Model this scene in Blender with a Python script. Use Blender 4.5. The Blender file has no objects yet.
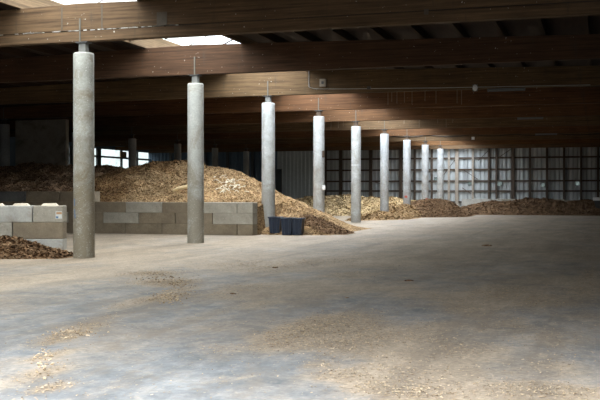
import bpy, math, random
from mathutils import Vector, noise
random.seed(7)
sc = bpy.context.scene
COL = sc.collection
F = 950.0; HOR = 191.3; EYE = 1.6
YAW = math.radians(17.5); CS, SN = math.cos(YAW), math.sin(YAW)

# ---------- photo frame -> place ----------
def ray(px):
    u = px-300
    return (-SN*F + CS*u, CS*F + SN*u)          # world X,Y for a depth of F
def at_depth(px, d):
    rx, ry = ray(px); return rx*d/F, ry*d/F
def ground(px, py):
    return at_depth(px, F*EYE/(py-HOR))
def at_Y(px, Y):
    rx, ry = ray(px); t = Y/ry
    return rx*t, t*F                              # X, depth
def zpx(py, d): return EYE + (HOR-py)*d/F

# ---------- object helpers ----------
def tag(o, label=None, cat=None, group=None, kind=None):
    if label: o['label'] = label
    if cat: o['category'] = cat
    if group: o['group'] = group
    if kind: o['kind'] = kind
    return o
def empty(name, loc=(0,0,0), rz=0):
    o = bpy.data.objects.new(name, None); COL.objects.link(o)
    o.location = loc; o.rotation_euler = (0,0,rz); o.empty_display_size = .2
    return o
class MB:
    def __init__(s): s.v=[]; s.f=[]
    def box(s, x0,x1,y0,y1,z0,z1):
        b=len(s.v)
        s.v += [(x0,y0,z0),(x1,y0,z0),(x1,y1,z0),(x0,y1,z0),(x0,y0,z1),(x1,y0,z1),(x1,y1,z1),(x0,y1,z1)]
        s.f += [tuple(b+i for i in q) for q in ((0,3,2,1),(4,5,6,7),(0,1,5,4),(1,2,6,5),(2,3,7,6),(3,0,4,7))]
        return s
    def cyl(s, x,y,z0,z1,r0,r1=None,n=24,cap=True, rings=1):
        r1 = r0 if r1 is None else r1
        b=len(s.v)
        for k in range(rings+1):
            t=k/rings; r=r0+(r1-r0)*t; z=z0+(z1-z0)*t
            for i in range(n):
                a=2*math.pi*i/n; s.v.append((x+r*math.cos(a), y+r*math.sin(a), z))
        for k in range(rings):
            for i in range(n):
                j=(i+1)%n; s.f.append((b+k*n+i,b+k*n+j,b+(k+1)*n+j,b+(k+1)*n+i))
        if cap:
            c=len(s.v); s.v += s.v[b:b+n]; s.v += s.v[b+rings*n:b+rings*n+n]
            s.f.append(tuple(c+i for i in reversed(range(n)))); s.f.append(tuple(c+n+i for i in range(n)))
        return s
    def tube(s, pts, r, n=6):
        pts=[Vector(p) for p in pts]; b=len(s.v)
        for k,p in enumerate(pts):
            d=(pts[min(k+1,len(pts)-1)]-pts[max(k-1,0)]).normalized()
            up=Vector((0,0,1)) if abs(d.z)<.9 else Vector((1,0,0))
            a=d.cross(up).normalized(); c=a.cross(d)
            for i in range(n):
                t=2*math.pi*i/n; s.v.append(tuple(p+a*math.cos(t)*r+c*math.sin(t)*r))
        for k in range(len(pts)-1):
            for i in range(n):
                j=(i+1)%n; s.f.append((b+k*n+i,b+k*n+j,b+(k+1)*n+j,b+(k+1)*n+i))
        s.f.append(tuple(b+i for i in reversed(range(n)))); s.f.append(tuple(b+(len(pts)-1)*n+i for i in range(n)))
        return s
    def build(s, name, mat, parent=None, smooth=False, bevel=0, loc=None, seg=2):
        me=bpy.data.meshes.new(name); me.from_pydata(s.v,[],s.f); me.update()
        me.materials.append(mat)
        if smooth:
            for p in me.polygons: p.use_smooth = len(p.vertices)<=4
        o=bpy.data.objects.new(name,me); COL.objects.link(o)
        if parent: o.parent=parent
        if loc: o.location=loc
        if bevel:
            m=o.modifiers.new('bevel','BEVEL'); m.width=bevel; m.segments=seg; m.limit_method='ANGLE'
        return o

# ---------- materials ----------
def mat(name):
    m=bpy.data.materials.new(name); m.use_nodes=True
    nt=m.node_tree; nt.nodes.clear()
    out=nt.nodes.new('ShaderNodeOutputMaterial'); b=nt.nodes.new('ShaderNodeBsdfPrincipled')
    nt.links.new(b.outputs[0],out.inputs[0]); b.inputs['Roughness'].default_value=.85
    b.inputs['Specular IOR Level'].default_value=.3
    return m,nt,b,out
def N(nt,t,**k):
    n=nt.nodes.new(t)
    for a,v in k.items(): setattr(n,a,v)
    return n
def coords(nt, scale=(1,1,1), kind='Object', rot=(0,0,0)):
    tc=N(nt,'ShaderNodeTexCoord'); mp=N(nt,'ShaderNodeMapping'); mp.inputs['Scale'].default_value=scale; mp.inputs['Rotation'].default_value=rot
    nt.links.new(tc.outputs[kind],mp.inputs[0]); return mp.outputs[0]
def noise_n(nt, vec, scale, detail=6, rough=.6, dist=0):
    n=N(nt,'ShaderNodeTexNoise'); n.inputs['Scale'].default_value=scale; n.inputs['Detail'].default_value=detail
    n.inputs['Roughness'].default_value=rough; n.inputs['Distortion'].default_value=dist
    nt.links.new(vec,n.inputs['Vector']); return n.outputs['Fac']
def ramp(nt, fac, stops):
    r=N(nt,'ShaderNodeValToRGB'); nt.links.new(fac,r.inputs[0]); e=r.color_ramp.elements
    e[0].position,e[0].color=stops[0][0],(*stops[0][1],1); e[1].position,e[1].color=stops[-1][0],(*stops[-1][1],1)
    for p,c in stops[1:-1]:
        x=e.new(p); x.color=(*c,1)
    return r.outputs[0]
def mix(nt, fac, a, b, mode='MIX'):
    m=N(nt,'ShaderNodeMix',data_type='RGBA',blend_type=mode)
    for sock,v in ((m.inputs[0],fac),(m.inputs[6],a),(m.inputs[7],b)):
        if isinstance(v,(int,float)): sock.default_value=v
        elif isinstance(v,tuple): sock.default_value=(*v,1)
        else: nt.links.new(v,sock)
    return m.outputs[2]
def bump(nt,b,h,strength=.4,dist=.02):
    n=N(nt,'ShaderNodeBump'); n.inputs['Strength'].default_value=strength; n.inputs['Distance'].default_value=dist
    nt.links.new(h,n.inputs['Height']); nt.links.new(n.outputs[0],b.inputs['Normal'])
def g(v): return (v,v,v)
def srgb(r,gg,b):
    f=lambda c:(c/255/12.92 if c/255<=.04045 else ((c/255+.055)/1.055)**2.4)
    return (f(r),f(gg),f(b))

def concrete(name, c0, c1, stain=(.12,.10,.07), st=.55, off=0., scale=1., formline=False):
    m,nt,b,_=mat(name); v=coords(nt)
    mp=N(nt,'ShaderNodeMapping'); mp.inputs['Location'].default_value=(off*7.3,off*3.1,off*5.7); nt.links.new(v,mp.inputs[0]); v=mp.outputs[0]
    big=noise_n(nt,v,1.6*scale,5,.65); fine=noise_n(nt,v,22*scale,5,.7)
    c=ramp(nt,big,[(.3,c0),(.68,c1)])
    c=mix(nt,.5,c,ramp(nt,fine,[(.3,g(.62)),(.7,g(1.1))]),'MULTIPLY')
    sn=noise_n(nt,v,.9*scale,6,.75,.6)
    c=mix(nt,ramp(nt,sn,[(st,g(0)),(st+.17,g(.65))]),c,stain)
    spk=noise_n(nt,v,46*scale,2,.5); c=mix(nt,ramp(nt,spk,[(.68,g(0)),(.76,g(.5))]),c,(.7,.7,.68))
    nt.links.new(c,b.inputs['Base Color']); bump(nt,b,fine,.3,.01); b.inputs['Roughness'].default_value=.9
    return m
def column_mat(name, off, lo, hi, base=.3):
    m,nt,b,_=mat(name); v=coords(nt)
    mp=N(nt,'ShaderNodeMapping'); mp.inputs['Location'].default_value=(off*7.3,off*3.1,off*5.7); nt.links.new(v,mp.inputs[0]); w=mp.outputs[0]
    big=noise_n(nt,w,1.3,6,.7); fine=noise_n(nt,w,20,6,.75)
    c=ramp(nt,big,[(.3,lo),(.7,hi)])
    c=mix(nt,.6,c,ramp(nt,fine,[(.28,g(.6)),(.72,g(1.12))]),'MULTIPLY')
    sx=N(nt,'ShaderNodeSeparateXYZ'); nt.links.new(v,sx.inputs[0])
    # brown-green weathering in patches, stronger on the lower third of the shaft
    st=noise_n(nt,w,1.1,7,.8,.8)
    hr=N(nt,'ShaderNodeMapRange'); nt.links.new(sx.outputs[2],hr.inputs[0]); hr.inputs[1].default_value=0; hr.inputs[2].default_value=3.4; hr.inputs[3].default_value=.14; hr.inputs[4].default_value=-.05
    ad=N(nt,'ShaderNodeMath',operation='ADD'); nt.links.new(st,ad.inputs[0]); nt.links.new(hr.outputs[0],ad.inputs[1])
    c=mix(nt,ramp(nt,ad.outputs[0],[(.44,g(0)),(.62,g(base))]),c,(.20,.165,.11))
    spk=noise_n(nt,w,40,2,.5); c=mix(nt,ramp(nt,spk,[(.66,g(0)),(.72,g(.6))]),c,(.75,.75,.73))
    nt.links.new(c,b.inputs['Base Color']); bump(nt,b,fine,.35,.008)
    return m
def wood(name, dark, light, off=0., specks=True, rot=0):
    m,nt,b,_=mat(name); v=coords(nt,(1,1,1),rot=(0,0,rot))
    mp=N(nt,'ShaderNodeMapping'); mp.inputs['Location'].default_value=(off*11.3,off*2.1,off*3.7); mp.inputs['Scale'].default_value=(.35,3,9); nt.links.new(v,mp.inputs[0])
    w=mp.outputs[0]
    grain=noise_n(nt,w,2.2,8,.7); lam=N(nt,'ShaderNodeTexWave',wave_type='BANDS',bands_direction='Z'); lam.inputs['Scale'].default_value=1.25; lam.inputs['Distortion'].default_value=.25
    nt.links.new(v,lam.inputs['Vector'])
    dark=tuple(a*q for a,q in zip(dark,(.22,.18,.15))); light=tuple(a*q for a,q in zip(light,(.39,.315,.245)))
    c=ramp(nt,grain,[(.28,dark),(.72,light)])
    c=mix(nt,.5,c,ramp(nt,lam.outputs['Fac'],[(0,g(.55)),(.12,g(1))]),'MULTIPLY')
    patch=noise_n(nt,v,.7,4,.6); c=mix(nt,.55,c,ramp(nt,patch,[(.3,g(.6)),(.7,g(1.15))]),'MULTIPLY')
    streak=N(nt,'ShaderNodeMapping'); streak.inputs['Scale'].default_value=(3.2,1,.5); nt.links.new(v,streak.inputs[0])
    c=mix(nt,ramp(nt,noise_n(nt,streak.outputs[0],2,4,.6),[(.6,g(0)),(.72,g(.35))]),c,(.05,.04,.03))
    if specks:
        s=noise_n(nt,v,14,2,.5); c=mix(nt,ramp(nt,s,[(.74,g(0)),(.77,g(.8))]),c,(.6,.58,.52))
    nt.links.new(c,b.inputs['Base Color']); bump(nt,b,grain,.25,.01)
    return m
def chipmat(name, cols, scale=14, patch=(.65,1.2)):
    m,nt,b,_=mat(name); v=coords(nt)
    vo=N(nt,'ShaderNodeTexVoronoi'); vo.inputs['Scale'].default_value=scale; vo.inputs['Randomness'].default_value=1
    mp=N(nt,'ShaderNodeMapping'); mp.inputs['Scale'].default_value=(1,1.0,1.4); nt.links.new(v,mp.inputs[0])
    nt.links.new(mp.outputs[0],vo.inputs['Vector'])
    sp=N(nt,'ShaderNodeSeparateColor'); nt.links.new(vo.outputs['Color'],sp.inputs[0])
    st=[(i/(len(cols)-1),c) for i,c in enumerate(cols)]
    c=ramp(nt,sp.outputs[0],st)
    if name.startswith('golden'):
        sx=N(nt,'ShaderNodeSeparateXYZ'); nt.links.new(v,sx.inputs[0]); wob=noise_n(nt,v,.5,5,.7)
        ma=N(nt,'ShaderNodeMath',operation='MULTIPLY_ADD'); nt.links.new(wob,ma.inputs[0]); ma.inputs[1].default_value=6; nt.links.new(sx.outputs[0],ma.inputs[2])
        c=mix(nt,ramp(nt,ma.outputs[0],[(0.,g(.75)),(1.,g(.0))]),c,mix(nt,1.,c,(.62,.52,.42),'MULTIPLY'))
    big=noise_n(nt,v,.8,6,.7); c=mix(nt,.9,c,ramp(nt,big,[(.32,g(patch[0])),(.68,g(patch[1]))]),'MULTIPLY')
    nt.links.new(c,b.inputs['Base Color']); bump(nt,b,vo.outputs['Distance'],.6,.04); b.inputs['Roughness'].default_value=.95
    b.inputs['Specular IOR Level'].default_value=.1
    return m
def flat(name,c,rough=.7,metal=0,spec=.3):
    m,nt,b,_=mat(name)
    v=coords(nt); n=noise_n(nt,v,9,4,.6)
    nt.links.new(mix(nt,.4,(*c,),ramp(nt,n,[(.3,g(.65)),(.7,g(1.15))]),'MULTIPLY'),b.inputs['Base Color'])
    b.inputs['Roughness'].default_value=rough; b.inputs['Metallic'].default_value=metal; b.inputs['Specular IOR Level'].default_value=spec
    return m
def pane_mat(name, tint, noise_amt=0.15, scale=3.):
    m,nt,b,out=mat(name); nt.nodes.remove(b)
    t=N(nt,'ShaderNodeBsdfTransparent'); v=coords(nt)
    n=noise_n(nt,v,scale,4,.6)
    lo=tuple(c*(1-noise_amt) for c in tint)
    nt.links.new(ramp(nt,n,[(.35,lo),(.65,tint)]),t.inputs[0])
    gl=N(nt,'ShaderNodeBsdfGlossy'); gl.inputs['Roughness'].default_value=.3; gl.inputs[0].default_value=(.8,.8,.8,1)
    mx=N(nt,'ShaderNodeMixShader'); mx.inputs[0].default_value=.04
    nt.links.new(t.outputs[0],mx.inputs[1]); nt.links.new(gl.outputs[0],mx.inputs[2]); nt.links.new(mx.outputs[0],out.inputs[0])
    return m

M={}
M['steel']=flat('galvanised steel',(.42,.43,.42),.45,.7)
M['necksteel']=flat('weathered neck steel',(.17,.17,.16),.6,.3)
M['strap']=flat('dull strap steel',(.12,.11,.09),.8,.0)
M['rust']=flat('rusty steel',(.10,.07,.05),.7,.4)
M['darksteel']=flat('dark steel',(.09,.09,.09),.5,.6)
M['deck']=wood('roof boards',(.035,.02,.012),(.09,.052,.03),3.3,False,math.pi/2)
M['purlin']=wood('purlin timber',(.05,.032,.02),(.15,.10,.06),5.1,False,math.pi/2)
M['palewood']=wood('pale timber',(.36,.28,.18),(.62,.52,.38),1.7,False,math.pi/2)
M['whitemetal']=flat('white painted metal',(.75,.76,.76),.5)
M['rail']=flat('weathered wall timber',(.075,.055,.042),.85)
M['railpale']=flat('pale wall timber',(.3,.26,.22),.85)
M['blue']=flat('dark blue plastic',(.008,.018,.042),.4,0,.5)
M['bluelight']=flat('blue plastic rib',(.016,.034,.066),.35,0,.5)
M['black']=flat('black rubber',(.012,.012,.013),.6)
M['chip_gold']=chipmat('golden wood chips',[(.065,.036,.018),(.22,.13,.063),(.33,.21,.105),(.41,.275,.145),(.50,.36,.205)],24)
M['chip_dark']=chipmat('dark composted chips',[(.04,.023,.014),(.14,.078,.044),(.23,.138,.078),(.31,.195,.115),(.42,.285,.18)],22,(.5,1.25))
M['chip_pale']=chipmat('pale fresh wood chips',[(.10,.06,.028),(.27,.18,.085),(.50,.36,.19),(.60,.45,.25),(.68,.54,.34)],15,(.5,1.2))
M['chip_brown']=chipmat('brown bark chips',[(.045,.024,.013),(.13,.072,.038),(.18,.105,.055),(.21,.128,.072),(.27,.178,.105)],18)
M['chip_floor']=chipmat('pale loose chips',[(.12,.08,.05),(.30,.22,.14),(.42,.32,.21),(.54,.43,.3)],30,(.85,1.1))
M['chip_crumb']=chipmat('tan crumbs',[(.13,.085,.05),(.26,.18,.11),(.40,.29,.18)],30,(.85,1.1))
M['paper']=flat('white paper',(.6,.6,.58),.8)
M['orange']=flat('orange print',(.45,.27,.15),.8)
M['red']=flat('red plastic',(.55,.05,.04),.6)
M['pinkish']=flat('faded red plastic',(.5,.12,.09),.7)
M['bluepaint']=flat('blue spray paint',(.12,.2,.33),.8)
M['strip']=flat('white plastic fitting',(.13,.135,.14),.5)
M['lampglass']=flat('white lamp glass',(.8,.82,.85),.3)
M['skypane']=pane_mat('skylight glazing',(.93,.95,.97),.12,.6)
M['skypane_dimmed']=pane_mat('dimmed skylight glazing',(.8,.8,.77),.3,.6)  # darker tint added to dim the daylight over the front bays
M['sidepane']=pane_mat('side window glazing',(.42,.46,.45),.35,.7)
M['ventpane']=pane_mat('green tinted vent glazing',(.17,.21,.20),.8,7)

def corr_mat():
    m,nt,b,_=mat('corrugated sheet'); v=coords(nt)
    mp=N(nt,'ShaderNodeMapping'); mp.inputs['Scale'].default_value=(1.2,1,.25); nt.links.new(v,mp.inputs[0])
    n=noise_n(nt,mp.outputs[0],2,6,.7); c=ramp(nt,n,[(.3,(.36,.385,.40)),(.7,(.52,.555,.57))])
    mp2=N(nt,'ShaderNodeMapping'); mp2.inputs['Scale'].default_value=(2.7,1,0.02); nt.links.new(v,mp2.inputs[0])
    n2=noise_n(nt,mp2.outputs[0],1,2,.5); c=mix(nt,.7,c,ramp(nt,n2,[(.35,g(.6)),(.65,g(1.1))]),'MULTIPLY')
    nt.links.new(c,b.inputs['Base Color']); b.inputs['Roughness'].default_value=.6; b.inputs['Metallic'].default_value=.15
    return m
M['corr']=corr_mat()
M['corrdark']=flat('blue grey cladding',(.10,.14,.19),.6)
M['corrgrey_lit']=flat('grey cladding',(.50,.54,.55),.6)

# ---------- dimensions ----------
ROWX=-11.93; BAY=6.77; Y1=20.32; ROWB=-28.2
XL,XR=-40.4,15.0; YF,YB=4.3,81.45
BZ0,BZ1=5.2,6.2; DECK=6.42
SK0,SK1=-13.55,-10.4
def RT(X): return 6.12-.022*abs(X-(SK0+SK1)/2)      # top edge of the beams
def DK(X): return RT(X)+.22

# ---------- floor with dust ----------
blobs=[] # (X,Y,rx,ry,weight) in metres on the ground
def gblob(px,py,rpx,rpy,w,n=1.):
    x,y=ground(px,py); x2,_=ground(px+rpx,py); _,d0=0,0
    yd=abs(F*EYE/(py-rpy-HOR)-F*EYE/(py+rpy-HOR))/2 if py-rpy>HOR+3 else 4
    blobs.append((x,y,max(abs(x2-x),.05),max(yd,.05),w))
for b in [ # chip trails and patches on the floor
 (52,388,14,7,1.2),(46,372,10,7,1.2),(50,355,8,7,1.2),(55,341,14,5,1.3),(72,334,16,5,1.3),(90,326,14,4,1),(105,318,14,4,.6),
 (125,306,16,4,.6),(140,300,15,4,.8),(165,298,16,5,1.5),(180,290,10,4,1),(160,282,25,3,1.2),(150,274,25,2.5,1.2),(175,284,14,3,1.3),
 (20,382,22,10,.4),(10,345,30,12,.15),
 (300,332,28,14,1.2),(330,326,40,14,1.2),(355,340,40,14,1.1),(400,344,34,12,.8),(285,345,20,7,.7),(270,335,10,5,.5),
 (345,376,22,6,1.2),(375,386,25,7,1.3),(410,392,30,8,1.3),(320,366,16,5,.8),(385,370,30,8,.9),(440,396,40,7,1.1),
 (420,360,50,16,.7),(470,350,50,16,.6),(440,375,40,12,.8),(520,390,50,9,1.),(570,394,40,7,1.1),(480,300,50,8,.7),(510,292,40,6,.8),(540,302,40,6,.7),(470,310,30,6,.6),
 (500,325,60,10,.5),(560,340,50,12,.4),(585,290,18,10,.7),(590,275,10,8,.4),(430,330,40,10,.4),(560,365,60,14,.4),
 (255,305,22,5,.5),(225,295,22,5,.7),(250,288,30,4,.7),(270,268,40,4,.8),(320,262,30,3,.8),(240,265,40,4,.5),(350,275,25,3,.6),(225,330,30,8,.2),(220,350,30,9,.35),(260,380,40,10,.12),(210,315,20,6,.3)]: gblob(*b)
def blobv(x,y):
    s=0
    for bx,by,rx,ry,w in blobs:
        dx=(x-bx)/rx; 
        if abs(dx)>2.2: continue
        dy=(y-by)/ry
        if abs(dy)>2.2: continue
        s+=w*math.exp(-(dx*dx+dy*dy)*1.1)
    return s
def floor_mesh():
    xs=[XL-.5+i*.4 for i in range(int((XR-XL+1)/.4)+2)]
    ys=[]; y=YF-.2
    while y<84: ys.append(y); y+= .14 if 5<y<24 else .4
    xs=[]; x=XL-.6
    while x<XR+.8: xs.append(x); x+= .16 if -9<x<1.2 else .4
    vs=[];dust=[]
    for y in ys:
        for x in xs:
            vs.append((x,y,.0)); d=min(1,blobv(x,y)*.95) if 4<y<60 else 0
            dist=math.hypot(x,y)
            far=max(0,min(1,(dist-10)/14))
            n=noise.fractal(Vector((x*.35,y*.22,0)),1.,2,4)*.5+.5
            dust.append(max(0,min(1,d+far*.75*(.5+.7*n)+max(0,n-.5)*1.3)))
    nx=len(xs); fs=[(j*nx+i,j*nx+i+1,(j+1)*nx+i+1,(j+1)*nx+i) for j in range(len(ys)-1) for i in range(nx-1)]
    me=bpy.data.meshes.new('floor'); me.from_pydata(vs,[],fs)
    a=me.attributes.new('dirt','FLOAT','POINT'); a.data.foreach_set('value',dust); me.update()
    m,nt,b,_=mat('concrete floor')
    v=coords(nt); at=N(nt,'ShaderNodeAttribute'); at.attribute_name='dirt'
    big=noise_n(nt,v,.35,7,.65,.3); fine=noise_n(nt,v,16,6,.75); mid=noise_n(nt,v,2.5,6,.7)
    c=ramp(nt,big,[(.3,(.16,.166,.172)),(.55,(.215,.221,.226)),(.7,(.30,.305,.308))])
    c=mix(nt,.7,c,ramp(nt,mid,[(.3,g(.5)),(.7,g(1.25))]),'MULTIPLY')
    c=mix(nt,.5,c,ramp(nt,fine,[(.3,g(.6)),(.7,g(1.25))]),'MULTIPLY')
    sub=N(nt,'ShaderNodeMath',operation='ADD'); nt.links.new(at.outputs['Fac'],sub.inputs[0])
    sc1=N(nt,'ShaderNodeMath',operation='MULTIPLY_ADD'); nt.links.new(mid,sc1.inputs[0]); sc1.inputs[1].default_value=1.3; sc1.inputs[2].default_value=-.6
    nt.links.new(sc1.outputs[0],sub.inputs[1])
    dcol=ramp(nt,fine,[(.3,(.17,.13,.092)),(.7,(.45,.355,.255))])
    c=mix(nt,ramp(nt,sub.outputs[0],[(.05,g(0)),(.7,g(.9))]),c,dcol)
    lo=coords(nt,(1,.45,1)); ln=noise_n(nt,lo,.9,8,.8,.5); c=mix(nt,.85,c,ramp(nt,ln,[(.36,g(.62)),(.64,g(1.22))]),'MULTIPLY')
    # wheel-rolled dirt lines along the hall
    tr=coords(nt,(.9,.05,1),rot=(0,0,.25)); tn=noise_n(nt,tr,1.6,5,.6)
    c=mix(nt,ramp(nt,tn,[(.54,g(0)),(.68,g(.5))]),c,(.13,.105,.082))
    fl=N(nt,'ShaderNodeTexVoronoi'); fl.inputs['Scale'].default_value=9; nt.links.new(v,fl.inputs['Vector'])
    c=mix(nt,ramp(nt,fl.outputs['Distance'],[(.07,g(.7)),(.12,g(0))]),c,(.42,.34,.25))
    pv=coords(nt,(1,.6,1)); pn=noise_n(nt,pv,1.1,9,.78,.4)
    c=mix(nt,ramp(nt,pn,[(.5,g(0)),(.62,g(.6))]),c,(.20,.155,.112))
    pn2=noise_n(nt,pv,4.3,6,.75); c=mix(nt,ramp(nt,pn2,[(.55,g(0)),(.68,g(.55))]),c,(.40,.33,.25))
    nt.links.new(c,b.inputs['Base Color']); bump(nt,b,fine,.25,.01)
    b.inputs['Roughness'].default_value=.72; b.inputs['Specular IOR Level'].default_value=.35
    me.materials.append(m)
    o=bpy.data.objects.new('floor',me); COL.objects.link(o); tag(o,kind='structure')
floor_mesh()
o=MB().box(XL-5,XR+8,-14,YF-.21,-.2,-.02).build('unseen_yard',flat('dark asphalt yard',(.03,.03,.031),.95)); tag(o,kind='structure')  # unseen ground outside, made dark so little light bounces up to the roof

# ---------- roof ----------
ceil=MB()
for x0,x1 in ((XL-.2,SK0-.07),(SK1+.07,XR+.2)):
    ceil.box(x0,x1,YF,YB+.2,0,.14)
    ceil.v=[(a,b_,c+DK(a)) if c<1 else (a,b_,c) for a,b_,c in ceil.v]
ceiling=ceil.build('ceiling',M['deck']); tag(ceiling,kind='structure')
x=SK0-1.1; px=[]
while x>XL+.3: px.append(x); x-=1.12
x=SK1+1.1
while x<XR-.2: px.append(x); x+=1.12
pm=MB().box(-.05,.05,YF+.02,YB-.1,.003,.215)
p0=pm.build('purlin',M['purlin'],ceiling,loc=(px[0],0,RT(px[0])))
for x in px[1:]:
    o=p0.copy(); COL.objects.link(o); o.parent=ceiling; o.location=(x,0,RT(x))

# skylight over the column row
sky=empty('window_1',((SK0+SK1)/2,YF,DECK)); tag(sky,kind='structure')
def local(b,px_,py_,pz_):
    b.v=[(a-px_,c-py_,d-pz_) for a,c,d in b.v]; return b
CZ=6.55; RZ=7.25; XM=(SK0+SK1)/2
for x0,x1 in ((SK0-.065,SK0),(SK1,SK1+.065)):
    local(MB().box(x0,x1,YF,YB,RT(SK0)+.003,CZ),XM,YF,DECK).build('curb',M['palewood'],sky)
nbar=int((YB-YF)/1.69); rf=MB()
for i in range(nbar+1):
    y=YF+.05+i*(YB-YF-.1)/nbar
    b=MB(); b.tube([(SK0,y,CZ+.03),(XM,y,RZ+.03),(SK1,y,CZ+.03)],.035,4)
    local(b,XM,YF,DECK).build('glazing_bar',M['whitemetal'] if i%2 else M['darksteel'],sky)
local(MB().tube([(XM,YF,RZ+.08),(XM,YB,RZ+.08)],.05,6),XM,YF,DECK).build('ridge_cap',M['darksteel'],sky)
for i in range(nbar):
    y0=YF+.05+i*(YB-YF-.1)/nbar; y1=y0+(YB-YF-.1)/nbar
    for s,xe in ((0,SK0),(1,SK1)):
        b=MB(); b.v=[(xe,y0,CZ),(XM,y0,RZ),(XM,y1,RZ),(xe,y1,CZ)]; b.f=[(0,1,2,3)]
        local(b,XM,YF,DECK).build('pane',M['skypane'] if y0>30 else M['skypane_dimmed'],sky)
# boarded cross panels and braces in the light well
for k in range(-1,10):
    y=Y1+BAY*k
    for xx,s in ((SK0,1),(SK1,-1)):
        b=MB(); b.tube([(xx+s*.04,y-1.3,RT(SK0)+.06),(xx+s*.6,y-.1,CZ+.12)],.045,4)
        local(b,XM,YF,DECK).build('brace',M['palewood'],sky)

# ---------- beams ----------
bw=[((.23,.165,.10),(.50,.375,.25)),((.13,.075,.045),(.29,.18,.115)),((.24,.17,.095),(.46,.35,.21)),((.26,.14,.07),(.46,.27,.15)),
    ((.27,.15,.075),(.48,.30,.17)),((.28,.2,.12),(.5,.39,.26)),((.26,.14,.07),(.48,.29,.16)),((.28,.2,.12),(.46,.36,.24)),((.3,.16,.07),(.52,.32,.16))]
names={-2:'frontmost timber roof beam above the hall opening',-1:'timber roof beam nearest the opening, overhead in front of the first column',
 0:'long pale weathered timber beam with an open lamination crack, resting on the nearest column',1:'reddish brown timber beam resting on the second column, under the skylight gap',
 2:'tan timber beam on the third column with a conduit box on its face',3:'orange brown timber beam resting on the fourth concrete column',
 4:'orange tan timber beam resting on the fifth concrete column',5:'pale tan timber beam resting on the sixth concrete column',
 6:'brown timber beam resting on the seventh concrete column',7:'tan timber beam on the eighth column carrying a cable along its face',
 8:'orange timber beam resting on the farthest column before the back wall',9:'timber beam lying along the top of the corrugated back wall'}
for k in range(-1,10):
    y=Y1+BAY*k if k<9 else YB-.45
    r=empty('timber_beam',(XL+.02,y,BZ0)); tag(r,names[k],'beam','timber beams carrying the roof')
    d,l=bw[max(k,0)%9]
    bm=wood('glulam %d'%(k+2),d,l,k+1.3)
    L=XR-XL-.04
    main=MB()
    def taper(b):
        V=[]
        for a,c_,z in b.v:
            V.append((a,c_,RT(a+XL)-BZ0-.003 if z>.9 else z))
        n=(XM-XL); out_v=V[:]; b.v=out_v
        # split the box at the ridge so the top edge falls to both sides
        y0,y1,zb=V[0][1],V[2][1],V[0][2]
        P=[(0,zb),(L,zb),(L,RT(XR)-BZ0-.003),(n,RT(XM)-BZ0-.003),(0,RT(XL)-BZ0-.003)]
        b.v=[(x_,y0,z_) for x_,z_ in P]+[(x_,y1,z_) for x_,z_ in P]
        b.f=[(0,1,2,3,4),(9,8,7,6,5)]+[(i,5+i,5+(i+1)%5,(i+1)%5) for i in range(5)]
        b.f=[tuple(f) for f in b.f]
        return b
    if k==0:
        taper(main.box(0,L,-.11,.11,.27,1.0)).build('beam_body',bm,r,bevel=.01)
        MB().box(0,L,-.115,.11,0,.255).build('lower_lamination',bm,r,bevel=.01)
        MB().box(0,L,-.085,.09,.25,.275).build('crack_filler',M['black'],r)
        cr=MB(); 
        for i in range(90):
            xx=random.uniform(22,31); w=random.uniform(.03,.2); cr.box(xx,xx+w,-.118,-.09,.256,.256+random.uniform(.008,.02))
        cr.build('debris_line',M['paper'],r)
    else:
        taper(main.box(0,L,-.11,.11,0,1.0)).build('beam_body',bm,r,bevel=.01)
    if k<9:
        for X in (ROWX,ROWB):
            if X==ROWB and k<3: continue
            if X==ROWX and k<0: continue
            MB().box(X-XL-.02,X-XL+.02,-.13,-.111,-.02,.55).build('steel_strap',M['strap'],r)
    ax=lambda p: at_Y(p,y-.12)[0]-XL-.02
    zz=lambda p,q: zpx(q,at_Y(p,y-.12)[1])-BZ0
    if k==0:
        for p,q,s in ((162,19,.13),(426,12,.05)):
            X,Z=ax(p),zz(p,q); MB().box(X-s,X+s,-.122,-.111,Z-s*1.2,Z+s*1.2).build('number_plate',flat('faded plate',(.10,.08,.06)),r)
        for p in (102,62): 
            X=ax(p); MB().box(X-.02,X+.02,-.113,-.1105,.3,.85).build('stain_streak',flat('grey stain',(.09,.07,.05)),r)
    if k==2:
        X,Z=ax(323),zz(323,83); MB().box(X-.12,X+.12,-.18,-.111,Z-.14,Z+.14).build('junction_box',flat('grey brown box',(.32,.27,.21)),r,bevel=.01)
        MB().box(X-.04,X+.04,-.2,-.18,Z-.05,Z+.05).build('box_cover',M['darksteel'],r)
        c=[(ax(309),-.125,zz(309,62)),(ax(309),-.125,zz(309,87)),(ax(314),-.125,zz(314,89)),(ax(345),-.125,zz(345,89)),(ax(440),-.125,zz(440,88)),(ax(590),-.125,zz(590,85))]
        MB().tube(c,.012,5).build('conduit',M['steel'],r)
        X,Z=ax(369),zz(369,88); MB().box(X-.07,X+.07,-.17,-.111,Z-.05,Z+.05).build('junction_box',M['darksteel'],r)
    if k==7:
        c=[]
        for i in range(40):
            p=385+i*5.5; sag=.10*abs(math.sin(i*.4)); c.append((ax(p),-.15,.42-sag-.002*i))
        MB().tube(c,.025,5).build('cable',M['black'],r)
        X=ax(473); MB().box(X-.1,X+.1,-.19,-.111,.04,.24).build('junction_box',M['whitemetal'],r)
    if k in (3,5):
        for i in range(9):
            p=random.uniform(320,470); X=ax(p); MB().box(X-.012,X+.012,-.113,-.1105,random.uniform(0,.3),1.).build('drip_streak',flat('pale drip',(.22,.18,.13)),r)

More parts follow.
